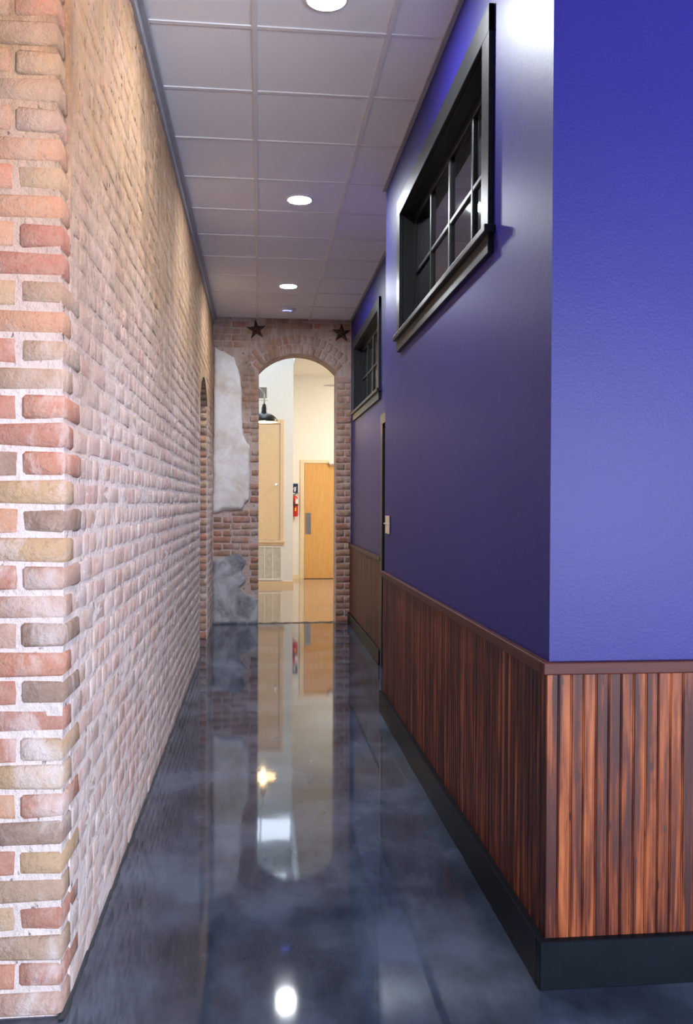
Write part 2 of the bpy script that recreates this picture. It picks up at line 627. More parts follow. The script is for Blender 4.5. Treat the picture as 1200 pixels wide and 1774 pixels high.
# rooms behind the dark windows
struct(boxes('wall_dark_room', [(3.2, 3.3, YP + .14, YB, 0, CEIL + .02), (XN + .14, 3.2, YE - .2, YE - .12, 0, CEIL + .02), (XF + .14, 3.2, YB - .1, YB, 0, CEIL + .02)], M['dark']))

# baseboards


def baseboard(name, boxes_):
    e = struct(empty(name))
    for b in boxes_: box('board', *b, M['black'], e, 0.003, 1)
    return e


baseboard('baseboard_right', [(XN - 0.034, XN, YP, YE, 0, 0.143)])
baseboard('baseboard_right_front', [(XN - 0.034, 6.4, YP - 0.034, YP, 0, 0.143)])
baseboard('baseboard_right_far', [(XF - 0.03, XF, 7.425, YA, 0, 0.131)])

# wainscot planks: one bead-board strip mesh per length, shared
PW = 0.0385


def plank_mesh(name, h):
    prof = [(0, 0.0), (0, -0.0085), (0.0015, -0.010), (0.0315, -0.010), (0.0323, -0.0078), (0.0329, -0.0078),
            (0.0337, -0.0098), (0.0352, -0.0106), (0.0367, -0.0098), (0.0377, -0.0078), (PW, -0.0078), (PW, 0.0)]
    bm = bmesh.new()
    a = [bm.verts.new((x, y, 0)) for x, y in prof]
    b = [bm.verts.new((x, y, h)) for x, y in prof]
    for i in range(len(prof) - 1): bm.faces.new((a[i], a[i + 1], b[i + 1], b[i]))
    bmesh.ops.recalc_face_normals(bm, faces=bm.faces[:])
    for f in bm.faces:
        if sum(v.co.y for v in f.verts) < 0 and f.normal.y > 0.1: f.normal_flip()
    me = bm_mesh(name, bm)
    me.materials.append(M['wood'])
    return me


PM = plank_mesh('plank', 0.925 - 0.143)
PMF = plank_mesh('plank_far', 0.915 - 0.131)


def wainscot(name, start, direction, count, zb, me, cap_boxes):
    e = struct(empty(name))
    ang = math.atan2(direction[1], direction[0])
    for i in range(count):
        o = bpy.data.objects.new('plank', me)
        COL.objects.link(o)
        o.parent = e
        o.location = (start[0] + direction[0] * PW * i, start[1] + direction[1] * PW * i, zb)
        o.rotation_euler = (0, 0, ang)
    for b in cap_boxes: box('cap_rail', *b, M['cap'], e, 0.004, 2)
    return e


# side: planks face -X (local -y -> world -x when running along -Y)
nside = int((YE - YP) / PW)
wainscot('trim_3', (XN, YP + PW * nside, 0), (0, -1), nside, 0.143, PM, [(XN - 0.026, XN, YP, YE, 0.925, 0.962)])
wainscot('trim_4', (XN - 0.010, YP, 0), (1, 0), 60, 0.143, PM, [(XN - 0.026, 6.4, YP - 0.026, YP, 0.925, 0.962)])
nfar = int((YA - 7.425) / PW)
wainscot('trim_5', (XF, 7.425 + PW * nfar, 0), (0, -1), nfar, 0.131, PMF, [(XF - 0.026, XF, 7.425, YA, 0.915, 0.951)])

# ------------------------------------------------------------------ windows


def make_window(name, xw, op, sill_ext, label_far):
    y0, y1, z0, z1 = op
    e = struct(empty(name))
    t = 0.021
    cw = 0.098
    fm = M['frame']
    box('casing', xw - t, xw, y0 - cw, y0 + .004, z0 - 0.03, z1 + cw, fm, e, 0.002, 1)
    box('casing', xw - t, xw, y1 - .004, y1 + cw, z0 - 0.03, z1 + cw, fm, e, 0.002, 1)
    box('casing', xw - t - .001, xw, y0 - cw, y1 + cw, z1 - .004, z1 + cw, fm, e, 0.002, 1)
    box('sill', xw - 0.042, xw + 0.08, y0 - cw - 0.03, y1 + cw + 0.025, z0 - 0.028, z0, fm, e, 0.004, 2)
    box('apron', xw - t, xw, y0 - cw, y1 + cw, z0 - 0.098, z0 - 0.028, fm, e, 0.002, 1)
    for b in ((xw, xw + .135, y0, y0 + .014, z0, z1), (xw, xw + .135, y1 - .014, y1, z0, z1),
              (xw, xw + .135, y0, y1, z1 - .014, z1), (xw + .08, xw + .135, y0, y1, z0 - .002, z0 + .012)):
        box('jamb', *b, fm, e)
    xs = xw + 0.07
    s = 0.036
    st = 0.03
    Y0, Y1, Z0, Z1 = y0 + .014, y1 - .014, z0 + .004, z1 - .014
    sash = empty('sash'); sash.parent = e
    sash_m = [(xs, xs + st, Y0, Y0 + s, Z0, Z1), (xs, xs + st, Y1 - s, Y1, Z0, Z1)]
    for b in sash_m: box('stile', *b, fm, sash, 0.003, 1)
    for b in ((xs, xs + st, Y0 + s, Y1 - s, Z0, Z0 + s), (xs, xs + st, Y0 + s, Y1 - s, Z1 - s, Z1)):
        box('rail', *b, fm, sash, 0.003, 1)
    iw = (Y1 - Y0 - 2 * s)
    ih = (Z1 - Z0 - 2 * s)
    mw = 0.024
    cols = [Y0 + s + iw * k / 4 for k in range(5)]
    zm = Z0 + s + ih / 2
    for k in (1, 2, 3):
        w = mw * (1.5 if k == 2 else 1)
        box('muntin', xs - .002, xs + st, cols[k] - w / 2, cols[k] + w / 2, Z0 + s, Z1 - s, fm, sash, 0.004, 1)
    for k in range(4):
        box('muntin', xs, xs + st, cols[k] + mw / 2, cols[k + 1] - mw / 2, zm - mw / 2, zm + mw / 2, fm, sash, 0.004, 1)
    for k in range(4):
        for a, b in ((Z0 + s, zm), (zm, Z1 - s)):
            box('pane', xs + .012, xs + .016, cols[k], cols[k + 1], a, b, M['glass'], sash)
    return e


make_window('window_1', XN, W1, 0, '')
make_window('window_2', XF, W2, 0, '')

# door in the recessed wall: casing, slab
d1 = struct(empty('door_1'))
y0, y1, z0, z1 = DR
box('casing', XF - .021, XF, y1 - .004, y1 + .105, 0, z1 - .002, M['frame'], d1, .002, 1)
box('casing', XF - .021, XF, y0 - .105, y0 + .004, 0, z1 - .002, M['frame'], d1, .002, 1)
box('casing', XF - .024, XF, y0 - .11, y1 + .11, z1 - .004, z1 + .085, M['frame'], d1, .002, 1)
for b in ((XF, XF + .14, y0, y0 + .016, 0, z1), (XF, XF + .14, y1 - .016, y1, 0, z1), (XF, XF + .14, y0, y1, z1 - .016, z1)):
    box('jamb', *b, M['frame'], d1)
sl = box('slab', XF + .085, XF + .128, y0 + .018, y1 - .018, .008, z1 - .018, M['frame'], d1, .002, 1)
tube('handle', [(XF + .085, 7.22, 1.0), (XF + .05, 7.22, 1.0), (XF + .04, 7.20, 1.0), (XF + .04, 7.10, 1.0)], .009, M['steel'], sl)

# ------------------------------------------------------------------ bricks
COURSE = 0.0786


def brick_mesh(w, h, seed, depth=0.045):
    """worn brick, front at y=0 facing -y, sunk to y=depth"""
    rng = random.Random(seed)
    bm = bmesh.new()
    ij = [(-1, -1), (-.33, -1), (.33, -1), (1, -1), (1, 0), (1, 1), (.33, 1), (-.33, 1), (-1, 1), (-1, 0)]
    o = [(i * w / 2 + rng.uniform(-.003, .003), j * h / 2 + rng.uniform(-.003, .003)) for i, j in ij]
    ring0 = [bm.verts.new((x, depth, z)) for x, z in o]
    ring1 = [bm.verts.new((x, 0.0045 + rng.uniform(-.002, .002), z)) for x, z in o]
    ins = 0.0065
    ring2 = [bm.verts.new((x - math.copysign(ins, x) if abs(x) > w * .4 else x, rng.uniform(-.001, .0018), z - (math.copysign(ins, z) if abs(z) > h * .3 else 0))) for x, z in o]
    cpt = bm.verts.new((rng.uniform(-.2, .2) * w, rng.uniform(-.002, .002), 0))
    n = len(ij)
    for a, b in ((ring0, ring1), (ring1, ring2)):
        for i in range(n): bm.faces.new((a[i], a[(i + 1) % n], b[(i + 1) % n], b[i]))
    for i in range(n): bm.faces.new((ring2[i], ring2[(i + 1) % n], cpt))
    bmesh.ops.recalc_face_normals(bm, faces=bm.faces[:])
    bm.normal_update()
    if sum(f.normal.y * f.calc_area() for f in bm.faces) > 0:
        bmesh.ops.reverse_faces(bm, faces=bm.faces[:])
    return bm_mesh('brick', bm, True)


def corner_mesh(seed, dims, bev=0.009):
    rng = random.Random(seed)
    bm = bmesh.new()
    add_box(bm, -dims[0] / 2, dims[0] / 2, -dims[1] / 2, dims[1] / 2, -dims[2] / 2, dims[2] / 2)
    for v in bm.verts: v.co += Vector([rng.uniform(-.003, .003) for _ in range(3)])
    bmesh.ops.bevel(bm, geom=bm.edges[:], offset=bev, segments=1, affect='EDGES')
    return bm_mesh('brick', bm, True)


BH = 0.0665
VAR = {}
for wname, w in (('H', 0.098), ('S', 0.202), ('Q', 0.145)):
    VAR[wname] = [brick_mesh(w, BH, 100 + k + len(w.__repr__()) * 10 + int(w * 1000)) for k in range(5)]
WID = {'H': 0.098, 'S': 0.202, 'Q': 0.145}

# --- long brick wall on the left: body with an arched opening
AO = (7.93, 9.00, 2.42, 0.22)      # y0,y1,spring,rise
ayc = (AO[0] + AO[1]) / 2
hw = (AO[1] - AO[0]) / 2
aR = (hw * hw + AO[3] ** 2) / (2 * AO[3])
azc = AO[2] + AO[3] - aR


def arch_pts(c, cz, R, half, n=14):
    a0 = math.asin(half / R)
    return [(c - R * math.sin(a0 - 2 * a0 * i / n), cz + R * math.cos(a0 - 2 * a0 * i / n)) for i in range(n + 1)]


MR = 0.007
MS = 0.0
loop = [(2.52, 0), (AO[0], 0)] + arch_pts(ayc, azc, aR, hw) + [(AO[1], 0), (YB, 0), (YB, CEIL + .02), (2.52, CEIL + .02)]
wall_left = struct(prism('wall_left', [(XL - MS, y, z) for y, z in loop], (-0.40, 0, 0), M['mortar']))


def coroff(z):
    pts = [(0.1, 0.0), (1.0, .006), (1.4, .010), (1.9, .004), (2.3, -.004), (2.5, -.009), (2.75, -.014), (4, -.014)]
    if z <= pts[0][0]: return pts[0][1]
    for (a, b), (c, d) in zip(pts, pts[1:]):
        if z <= c: return b + (d - b) * (z - a) / (c - a)
    return pts[-1][1]


bm = bmesh.new()
for c in range(46):
    zz0 = c * COURSE - .002
    add_box(bm, -0.938, XL + coroff(zz0 + .04) - .006, 2.42 + MR, 2.53, max(0, zz0), min(CEIL + .02, zz0 + COURSE))
link('pier_mortar', bm_mesh('pier_mortar', bm), M['mortar'], wall_left)
side = []       # (kind, y centre, z centre, width scale)
ncourse = 45
extra = []
pierS = [corner_mesh(k, (0.205, 0.105, BH)) for k in range(4)]
pierH = [corner_mesh(20 + k, (0.118, 0.205, BH)) for k in range(4)]
for c in range(ncourse):
    z = 0.037 + c * COURSE
    off = coroff(z)
    stretch = (c % 2 == 0) if c not in (13,) else False
    dz = random.uniform(-.002, .002)
    if stretch:
        w, d, me = 0.205, 0.105, random.choice(pierS)
    else:
        w, d, me = 0.118, 0.205, random.choice(pierH)
    w0 = w
    o = bpy.data.objects.new('brick', me)
    COL.objects.link(o); o.parent = wall_left
    o.location = (XL + off - w / 2, 2.42 + d / 2 + random.uniform(-.004, .004), z + dz)
    o.rotation_euler = (random.uniform(-.012, .012), random.uniform(-.012, .012), random.uniform(-.02, .02))
    # bricks further left on the pier's front
    x = XL + off - w0 - 0.013
    first_left = True
    while x > -0.93:
        k = 'S' if stretch else random.choice(['H', 'S'])
        ww = min(WID[k], x + 0.95)
        if ww < 0.05: break
        if not first_left:
            extra.append((k, ww / WID[k], x - ww / 2, z))
            x -= ww + 0.013
            continue
        first_left = False
        o = bpy.data.objects.new('brick', random.choice(VAR[k]))
        COL.objects.link(o); o.parent = wall_left
        o.scale = (ww / WID[k], 1, 1)
        o.location = (x - ww / 2, 2.42 + random.uniform(-.003, .003), z + random.uniform(-.002, .002))
        x -= ww + 0.013
    # long side
    yy = 2.42 + d + 0.012
    mode = random.choices(['H', 'S', 'M'], [0.5, 0.22, 0.28])[0]
    while yy < 10.0:
        k = {'H': 'H', 'S': 'S', 'M': random.choice(['H', 'S', 'Q'])}[mode]
        if mode == 'H' and random.random() < .08: k = 'Q'
        ww = WID[k] * random.uniform(.94, 1.06)
        yc = yy + ww / 2
        yy += ww + 0.011
        lim = yc + ww / 2
        zt = z - BH / 2
        if lim > 10.05: continue
        if AO[0] - .03 - ww / 2 < yc < AO[1] + .03 + ww / 2 and z < AO[2] + 0.02: continue
        rr = math.hypot(min(abs(yc - ayc - ww / 2), abs(yc - ayc + ww / 2), abs(yc - ayc)), zt - azc)
        if z > AO[2] and rr < aR + 0.115 and abs(yc - ayc) < hw + 0.1: continue
        side.append((k, yc, z, ww / WID[k]))


def vis_size(b):
    k, yc, z, s = b
    dist = math.hypot(yc, .54)
    v = abs(z - 1.43) / dist
    inframe = v < 0.61
    return (WID[k] * s) / yc ** 3 if inframe else -1


side.sort(key=vis_size, reverse=True)
for k, yc, z, s in side[:148]:
    o = bpy.data.objects.new('brick', random.choice(VAR[k]))
    COL.objects.link(o); o.parent = wall_left
    o.scale = (s, 1, random.uniform(.95, 1.05))
    o.location = (XL + random.uniform(.0005, .0035), yc, z + random.uniform(-.003, .003))
    o.rotation_euler = (0, random.uniform(-.02, .02), math.pi / 2 + random.uniform(-.015, .015))
for lst in VAR.values():
    for me in lst: me.materials.append(M['brick'])
for me in pierS + pierH: me.materials.append(M['brick_pier'])
# pier-front bricks use the cleaner material
for o in wall_left.children:
    if abs(o.rotation_euler.z) < 0.5 and o.data.materials[0] == M['brick']:
        o.material_slots[0].link = 'OBJECT'
        o.material_slots[0].material = M['brick_pier']

verts, faces = [], []


def bake(me, mat4):
    base = len(verts)
    verts.extend([tuple(mat4 @ v.co) for v in me.vertices])
    faces.extend([tuple(base + i for i in p.vertices) for p in me.polygons])


for k, s, x, z in extra:
    bake(random.choice(VAR[k]), Matrix.Translation((x, 2.42, z)) @ Matrix.Diagonal((s, 1, 1, 1)))
for k, yc, z, s in side[148:]:
    T = Matrix.Translation((XL + random.uniform(.0003, .004), yc, z + random.uniform(-.003, .003))) @ Matrix.Rotation(math.pi / 2 + random.uniform(-.015, .015), 4, 'Z') @ Matrix.Diagonal((s, 1, random.uniform(.94, 1.05), 1))
    bake(random.choice(VAR[k]), T)
# arch ring of the side opening
for i in range(15):
    a0 = math.asin(hw / aR)
    a = -a0 + 2 * a0 * (i + .5) / 15
    R = aR + 0.052
    T = Matrix.Translation((XL, ayc + R * math.sin(a), azc + R * math.cos(a))) @ Matrix.Rotation(-a, 4, 'X') @ Matrix.Rotation(math.pi / 2, 4, 'Z') @ Matrix.Rotation(math.pi / 2, 4, 'Y')
    bake(random.choice(VAR['H']), T)
me = bpy.data.meshes.new('bricks_far')
me.from_pydata(verts, [], faces)
for p in me.polygons: p.use_smooth = True
tag(link('brick_field', me, M['brick_stuff'], wall_left), kind='stuff')
# reveal of the side opening: bricks facing the camera
qb = [corner_mesh(40 + k, (0.20, 0.05, BH)) for k in range(3)]
qh = [corner_mesh(50 + k, (0.098, 0.05, BH)) for k in range(3)]
MB = brick_mat('old_brick_reveal', 0.15)
for me in qb + qh: me.materials.append(MB)
for c in range(33):
    z = 0.037 + c * COURSE
    if z > AO[2] + .06: break
    x = XL - 0.004
    for k in ((qh, .098), (qb, .2))[:2] if c % 2 else ((qb, .2),):
        o = bpy.data.objects.new('brick', random.choice(k[0]))
        COL.objects.link(o); o.parent = wall_left
        o.location = (x - k[1] / 2 - .004, AO[1] + .012, z)
        x -= k[1] + .014
# soffit bricks of the side arch
for i in range(13):
    a0 = math.asin(hw / aR)
    a = -a0 + 2 * a0 * (i + .5) / 13
    o = bpy.data.objects.new('brick', qb[i % 3])
    COL.objects.link(o); o.parent = wall_left
    R = aR + 0.012
    o.matrix_basis = Matrix.Translation((XL - .11, ayc + R * math.sin(a), azc + R * math.cos(a))) @ Matrix.Rotation(-a, 4, 'X') @ Matrix.Rotation(math.pi / 2, 4, 'X')
# dark side room beyond the opening
struct(boxes('wall_side_room', [(-2.6, -2.5, 7.0, 10.4, 0, CEIL), (-2.5, -.94, 7.0, 7.1, 0, CEIL), (-2.5, -.94, 10.0, 10.1, 0, CEIL), (-2.5, -.94, 7.1, 10.0, CEIL, CEIL + .05)], M['dark']))

# dark sealant line at the foot of the brick wall
bm = bmesh.new()
rows = []
nn = 150
for i in range(nn + 1):
    y = 2.40 + (AO[0] - 2.40) * i / nn
    w = 0.008 + 0.008 * random.random(); h = 0.006 + 0.006 * random.random()
    rows.append([bm.verts.new(p) for p in ((XL - .01, y, h), (XL + w * .4, y, h * .7), (XL + w, y, 0.0005))])
for a, b in zip(rows, rows[1:]):
    for k in range(2): bm.faces.new((a[k], a[k + 1], b[k + 1], b[k]))
bmesh.ops.recalc_face_normals(bm, faces=bm.faces[:])
struct(link('baseboard_left', bm_mesh('sealant', bm, True), simple('dark_floor_sealant', (0.03, 0.033, 0.042), 0.6)))

# ------------------------------------------------------------------ arch wall
CX, CZ, RA = 0.447, 2.576, 0.60
HWA = 0.456
apts = arch_pts(CX, CZ, RA, HWA, 18)
loop = [(XL - .02, 0), (CX - HWA, 0)] + apts + [(CX + HWA, 0), (XF + .14, 0), (XF + .14, CEIL + .03), (XL - .02, CEIL + .03)]
wall_back = struct(prism('wall_back', [(x, YA + .006, z) for x, z in loop], (0, YB - YA - .006, 0), M['mortar_arch']))
# upper part of that wall above the hall ceiling, seen only from the far room
struct(boxes('wall_back_upper', [(-.8, 4.2, YA + .1, YB, CEIL + .03, 4.8), (XF + .14, 4.2, YA + .1, YB, 0, CEIL + .03)], M['white']))

PL = [(-0.523, 3.227), (-0.46, 3.19), (-0.408, 3.169), (-0.35, 3.135), (-0.293, 3.11), (-0.272, 3.029), (-0.238, 2.934), (-0.222, 2.86), (-0.218, 2.798),
      (-0.206, 2.689), (-0.213, 2.58), (-0.21, 2.484), (-0.203, 2.348), (-0.189, 2.225), (-0.17, 2.16), (-0.148, 2.116), (-0.114, 2.089), (-0.118, 1.75),
      (-0.116, 1.453), (-0.145, 1.43), (-0.166, 1.419), (-0.178, 1.38), (-0.193, 1.35), (-0.25, 1.335), (-0.335, 1.322), (-0.38, 1.33), (-0.43, 1.327), (-0.48, 1.305), (-0.534, 1.292)]
RL = [(-0.536, 0.744), (-0.48, 0.755), (-0.421, 0.776), (-0.36, 0.79), (-0.274, 0.818), (-0.21, 0.807), (-0.18, 0.77), (-0.147, 0.722), (-0.19, 0.66), (-0.21, 0.594), (-0.175, 0.56), (-0.151, 0.498),
      (-0.20, 0.45), (-0.23, 0.434), (-0.22, 0.37), (-0.16, 0.35), (-0.092, 0.327), (-0.012, 0.284), (-0.010, 0.0), (-0.536, 0.0)]


def inside(x, z, poly):
    c = False
    for (a, b), (d, e) in zip(poly, poly[1:] + poly[:1]):
        if (b > z) != (e > z) and x < (d - a) * (z - b) / (e - b) + a: c = not c
    return c


def patch(name, poly, t, mat):
    bm = bmesh.new()
    cx = sum(p[0] for p in poly) / len(poly); cz = sum(p[1] for p in poly) / len(poly)
    dense = []
    for (a, b), (c, d) in zip(poly, poly[1:] + poly[:1]):
        L = math.hypot(c - a, d - b); k = max(1, int(L / 0.05))
        for i in range(k):
            f = i / k
            dense.append((a + (c - a) * f + random.uniform(-.005, .005), b + (d - b) * f + random.uniform(-.006, .006)))
    n = len(dense)
    pts = [Vector(p) for p in dense]
    gx = min(p[0] for p in dense)
    while gx < max(p[0] for p in dense):
        gz = min(p[1] for p in dense)
        while gz < max(p[1] for p in dense):
            q = (gx + random.uniform(-.012, .012), gz + random.uniform(-.012, .012))
            if inside(q[0], q[1], dense) and min((q[0] - a) ** 2 + (q[1] - b) ** 2 for a, b in dense) > 0.018 ** 2: pts.append(Vector(q))
            gz += 0.04
        gx += 0.04
    co, ed, fa, *_ = delaunay_2d_cdt(pts, [], [list(range(n))], 1, 1e-6)
    vs = [bm.verts.new((p.x, YA - t * (.55 if k < n else random.uniform(.85, 1.1)), p.y)) for k, p in enumerate(co)]
    for f in fa:
        try: bm.faces.new([vs[q] for q in f])
        except ValueError: pass
    bd = [e for e in bm.edges if len(e.link_faces) == 1]
    ex = bmesh.ops.extrude_edge_only(bm, edges=bd)
    for v in ex['geom']:
        if isinstance(v, bmesh.types.BMVert): v.co.y = YA + .01
    bmesh.ops.recalc_face_normals(bm, faces=bm.faces[:])
    for f in bm.faces: f.smooth = abs(f.normal.y) > .6
    return link(name, bm_mesh(name, bm), mat, wall_back)


tag(patch('plaster_patch', PL, 0.024, M['plaster']), 'large patch of old white plaster')
tag(patch('render_patch', RL, 0.014, M['render']), 'patch of grey cement render')

ab = {}


def arch_brick(w, h, x, z, rot=0.0, d=0.07, proud=0.0):
    key = (round(w, 2), round(h, 2), random.randint(0, 2))
    if key not in ab:
        ab[key] = corner_mesh(hash(key) & 0xffff, (key[0], d, key[1]), 0.008)
        ab[key].materials.append(M['brick_arch'])
    o = bpy.data.objects.new('brick', ab[key])
    COL.objects.link(o); o.parent = wall_back
    o.location = (x, YA + d / 2 + random.uniform(-.006, .003) - proud, z)
    o.scale = (w / key[0], 1, h / key[1])
    o.rotation_euler = (random.uniform(-.03, .03), rot, random.uniform(-.03, .03))


RO1, RO2 = RA + 0.003, RA + 0.118


def arch_blocked(x0, x1, z):
    """rect touches the opening or its two rings"""
    for k in range(5):
        x = x0 + (x1 - x0) * k / 4
        for zz in (z - .036, z + .036):
            if abs(x - CX) < HWA - .002 and zz < CZ + RA: return True
            if zz > 2.93 and math.hypot(x - CX, zz - CZ) < RA + .235 and abs(math.atan2(x - CX, zz - CZ)) < 0.98: return True
    return False


zc = 0.04
row = 0
while zc < CEIL - 0.02:
    h = min(0.066, (CEIL - zc) * 2 - .01)
    for (xa, xb) in ((XL + .004, CX - HWA - .001), (CX - HWA + .002, CX + HWA - .002), (CX + HWA + .001, XF - .004)):
        x = xa
        first = True
        seq = row % 2
        while x < xb - 0.03:
            if xb - xa < 0.3: w = [0.2, 0.095][seq] if first else 0.2
            else: w = random.choice([.2, .2, .2, .105]) if not first else [.2, .1][seq]
            w = min(w, xb - x)
            if xb - (x + w) < 0.045: w = xb - x
            w *= 1.0
            xc = x + w / 2
            if not arch_blocked(x, x + w, zc) and w > .035 and not (xa > -.02 and xa < .5 and zc < 3.2):
                if not any(inside(xx, zc, P) for P in (PL, RL) for xx in (x + .02, xc, x + w - .02)):
                    if random.random() > 0.05 or xb - xa < .3: arch_brick(w - (0.0 if xb - (x + w) < .01 else .004), h, xc, zc)
            x += w + .012
            first = False
    zc += COURSE
    row += 1
a0 = math.asin(HWA / RA)
for i in range(16):
    a = -a0 + 2 * a0 * (i + .5) / 16
    R = RA + .053
    arch_brick(.052, .100, CX + R * math.sin(a), CZ + R * math.cos(a), a, proud=.002)
for i in range(17):
    a = -a0 * .98 + 2 * a0 * .98 * (i + .5) / 17
    R = RA + .166
    x = CX + R * math.sin(a)
    if x < XL or x > XF - .05: continue
    arch_brick(.056, .098, x, CZ + R * math.cos(a), a)
# brick pieces peeping out between plaster patch and jamb
for z in (2.92, 2.70, 2.62, 2.54, 2.30, 2.26):
    arch_brick(.13 if z > 2.5 else .1, .06, -.13 + random.uniform(-.02, .03), z)

# ------------------------------------------------------------------ iron stars


def star(x, z, rot, label):
    t = empty('iron_star', (x, YA - .006, z))
    bm = bmesh.new()
    R, r = 0.118, 0.047
    ring = []
    for k in range(10):
        a = math.pi / 2 + k * math.pi / 5 + rot
        q = R if k % 2 == 0 else r
        ring.append(bm.verts.new((q * math.cos(a), -0.004, q * math.sin(a))))
    back = [bm.verts.new((v.co.x, 0.004, v.co.z)) for v in ring]
    c = bm.verts.new((0, -0.034, 0))
    for k in range(10):
        bm.faces.new((ring[k], ring[(k + 1) % 10], c))
        bm.faces.new((back[k], back[(k + 1) % 10], ring[(k + 1) % 10], ring[k]))
    bmesh.ops.recalc_face_normals(bm, faces=bm.faces[:])
    link('star_plate', bm_mesh('star_plate', bm), M['rust'], t)
    lathe_obj('bolt', [(0.012, -0.045), (0.014, -0.040), (0.014, -0.026)], M['rust'], t, 6, 'Y', smooth=False)
    tag(t, label, 'wall star', 'iron stars on the arch wall')


star(-0.04, 3.44, 0.10, 'rusty five-pointed iron star left of the arch crown')
star(0.956, 3.425, -0.03, 'rusty five-pointed iron star right of the arch, beside the blue wall')

# ------------------------------------------------------------------ ceiling fittings


def downlight(x, y, label):
    t = empty('downlight', (x, y, CEIL + .004))
    lathe_obj('trim_ring', [(0.080, 0.0), (0.098, 0.0), (0.096, -0.006), (0.084, -0.009), (0.080, -0.006), (0.080, 0)], M['whitem'], t, 40, cap=False)
    lathe_obj('lens', [(0.0795, -0.002), (0.0795, -0.005), (0.05, -0.008)], M['lens'], t, 40)
    tag(t, label, 'ceiling light', 'round downlights along the hall ceiling')


downlight(0.277, 3.645, 'round lit downlight nearest the camera, cut by the top edge')
downlight(0.277, 6.075, 'round lit downlight in the middle of the hall ceiling')
downlight(0.279, 8.51, 'round lit downlight farthest along, nearest the arch wall')

ap = empty('access_point', (0.299, 9.533, CEIL + .004))
lathe_obj('body', [(0.098, 0), (0.100, -0.008), (0.090, -0.022), (0.060, -0.030), (0.02, -0.032)], M['whitem'], ap, 40)
bm = bmesh.new()
for k in range(10):
    a, b = [math.pi * (1.22 + .56 * q / 10) for q in (k, k + 1)]
    bm.faces.new([bm.verts.new((r * math.cos(t), r * math.sin(t), z)) for r, t, z in ((.052, a, -.0325), (.052, b, -.0325), (.070, b, -.0295), (.070, a, -.0295))])
link('status_light', bm_mesh('status_light', bm), M['led'], ap)
tag(ap, 'flat white disc-shaped wireless unit with blue light on hall ceiling', 'access point')

# ------------------------------------------------------------------ light switch
sw = empty('light_switch', (XN, 5.62, 1.282))
box('cover_plate', -0.011, 0, -0.083, 0.083, -0.060, 0.060, M['chrome'], sw, 0.004, 2)
tg = box('toggle', -0.040, -0.008, -0.045, -0.035, -0.004, 0.004, M['whitem'], sw, 0.002, 1)
tg.rotation_euler = (0, math.radians(14), 0)
for s in (-1, 1):
    lathe_obj('screw', [(0.004, -0.013), (0.004, -0.009)], M['steel'], sw, 10, 'X', (0, -0.04, s * .042))
tag(sw, 'shiny metal light switch plate with toggle on the blue wall', 'light switch')

# ------------------------------------------------------------------ far room
YC, YD, XC = 14.55, 15.86, 0.57
struct(boxes('wall_far_left', [(-0.72, -0.62, YB, YC, 0, 4.75)], M['white']))
struct(boxes('wall_closet', [(-0.72, XC, YC, YC + .1, 0, 3.93), (XC - .1, XC, YC + .1, YD, 0, 3.77), (-0.72, XC, YC, YC + .1, 4.36, 4.75), (-.72, -.5, YC, YC + .1, 3.93, 4.36)], M['white']))
struct(box('wall_far', XC - .1, 4.2, YD, YD + .1, 0, 4.75, M['cream']))
struct(box('wall_far_right', 4.2, 4.3, YB, YD + .1, 0, 4.75, M['cream']))
struct(box('ceiling_far', XC, 4.2, YB, YD, 3.76, 3.85, M['cream']))
struct(boxes('ceiling_far_high', [(-.72, XC, YB, YC + .1, 4.70, 4.8), (XC, XC + .05, YB, YD, 3.85, 4.8)], M['white']))
struct(box('trim_closet_ledge', -0.62, XC + .004, YC - .012, YC, 3.905, 3.93, M['angle']))
w3 = struct(empty('window_3'))
box('pane', -.5, XC - .03, YC + .03, YC + .05, 3.95, 4.34, M['sky_pane'], w3)
for b in ((-.5, XC, YC - .01, YC + .06, 3.93, 3.955), (-.5, XC, YC - .01, YC + .06, 4.335, 4.36), (XC - .03, XC, YC - .01, YC + .06, 3.955, 4.335), (.02, .05, YC - .005, YC + .055, 3.955, 4.335)):
    box('frame', *b, M['whitem'], w3)
# closet base and far baseboard
struct(box('baseboard_closet', -0.62, XC + .012, YC - .016, YC, 0.002, 0.083, M['peach']))
struct(box('baseboard_far', XC, 0.752, YD - .014, YD, 0.002, 0.083, M['casing']))

# closet panel door with casing
d3 = struct(empty('door_3'))
cl = box('panel', -0.50, 0.343, YC - .012, YC + .012, 0.787, 2.745, M['peach'], d3, .003, 1)
lathe_obj('knob', [(0.010, -0.012), (0.010, -0.035), (0.026, -0.042), (0.030, -0.055), (0.020, -0.066)], M['chrome'], cl, 20, 'Y', (0.284, YC, 1.727))
box('casing', 0.352, 0.412, YC - .022, YC, 0.77, 2.83, M['peach'], d3, .003, 1)
box('casing', -0.57, -0.51, YC - .022, YC, 0.77, 2.83, M['peach'], d3, .003, 1)
box('casing', -0.51, 0.352, YC - .022, YC, 2.755, 2.83, M['peach'], d3, .003, 1)
box('ledge', -0.59, 0.434, YC - .040, YC, 0.735, 0.77, M['peach'], d3, .004, 1)
box('apron', -0.58, 0.418, YC - .022, YC, 0.69, 0.735, M['peach'], d3, .003, 1)

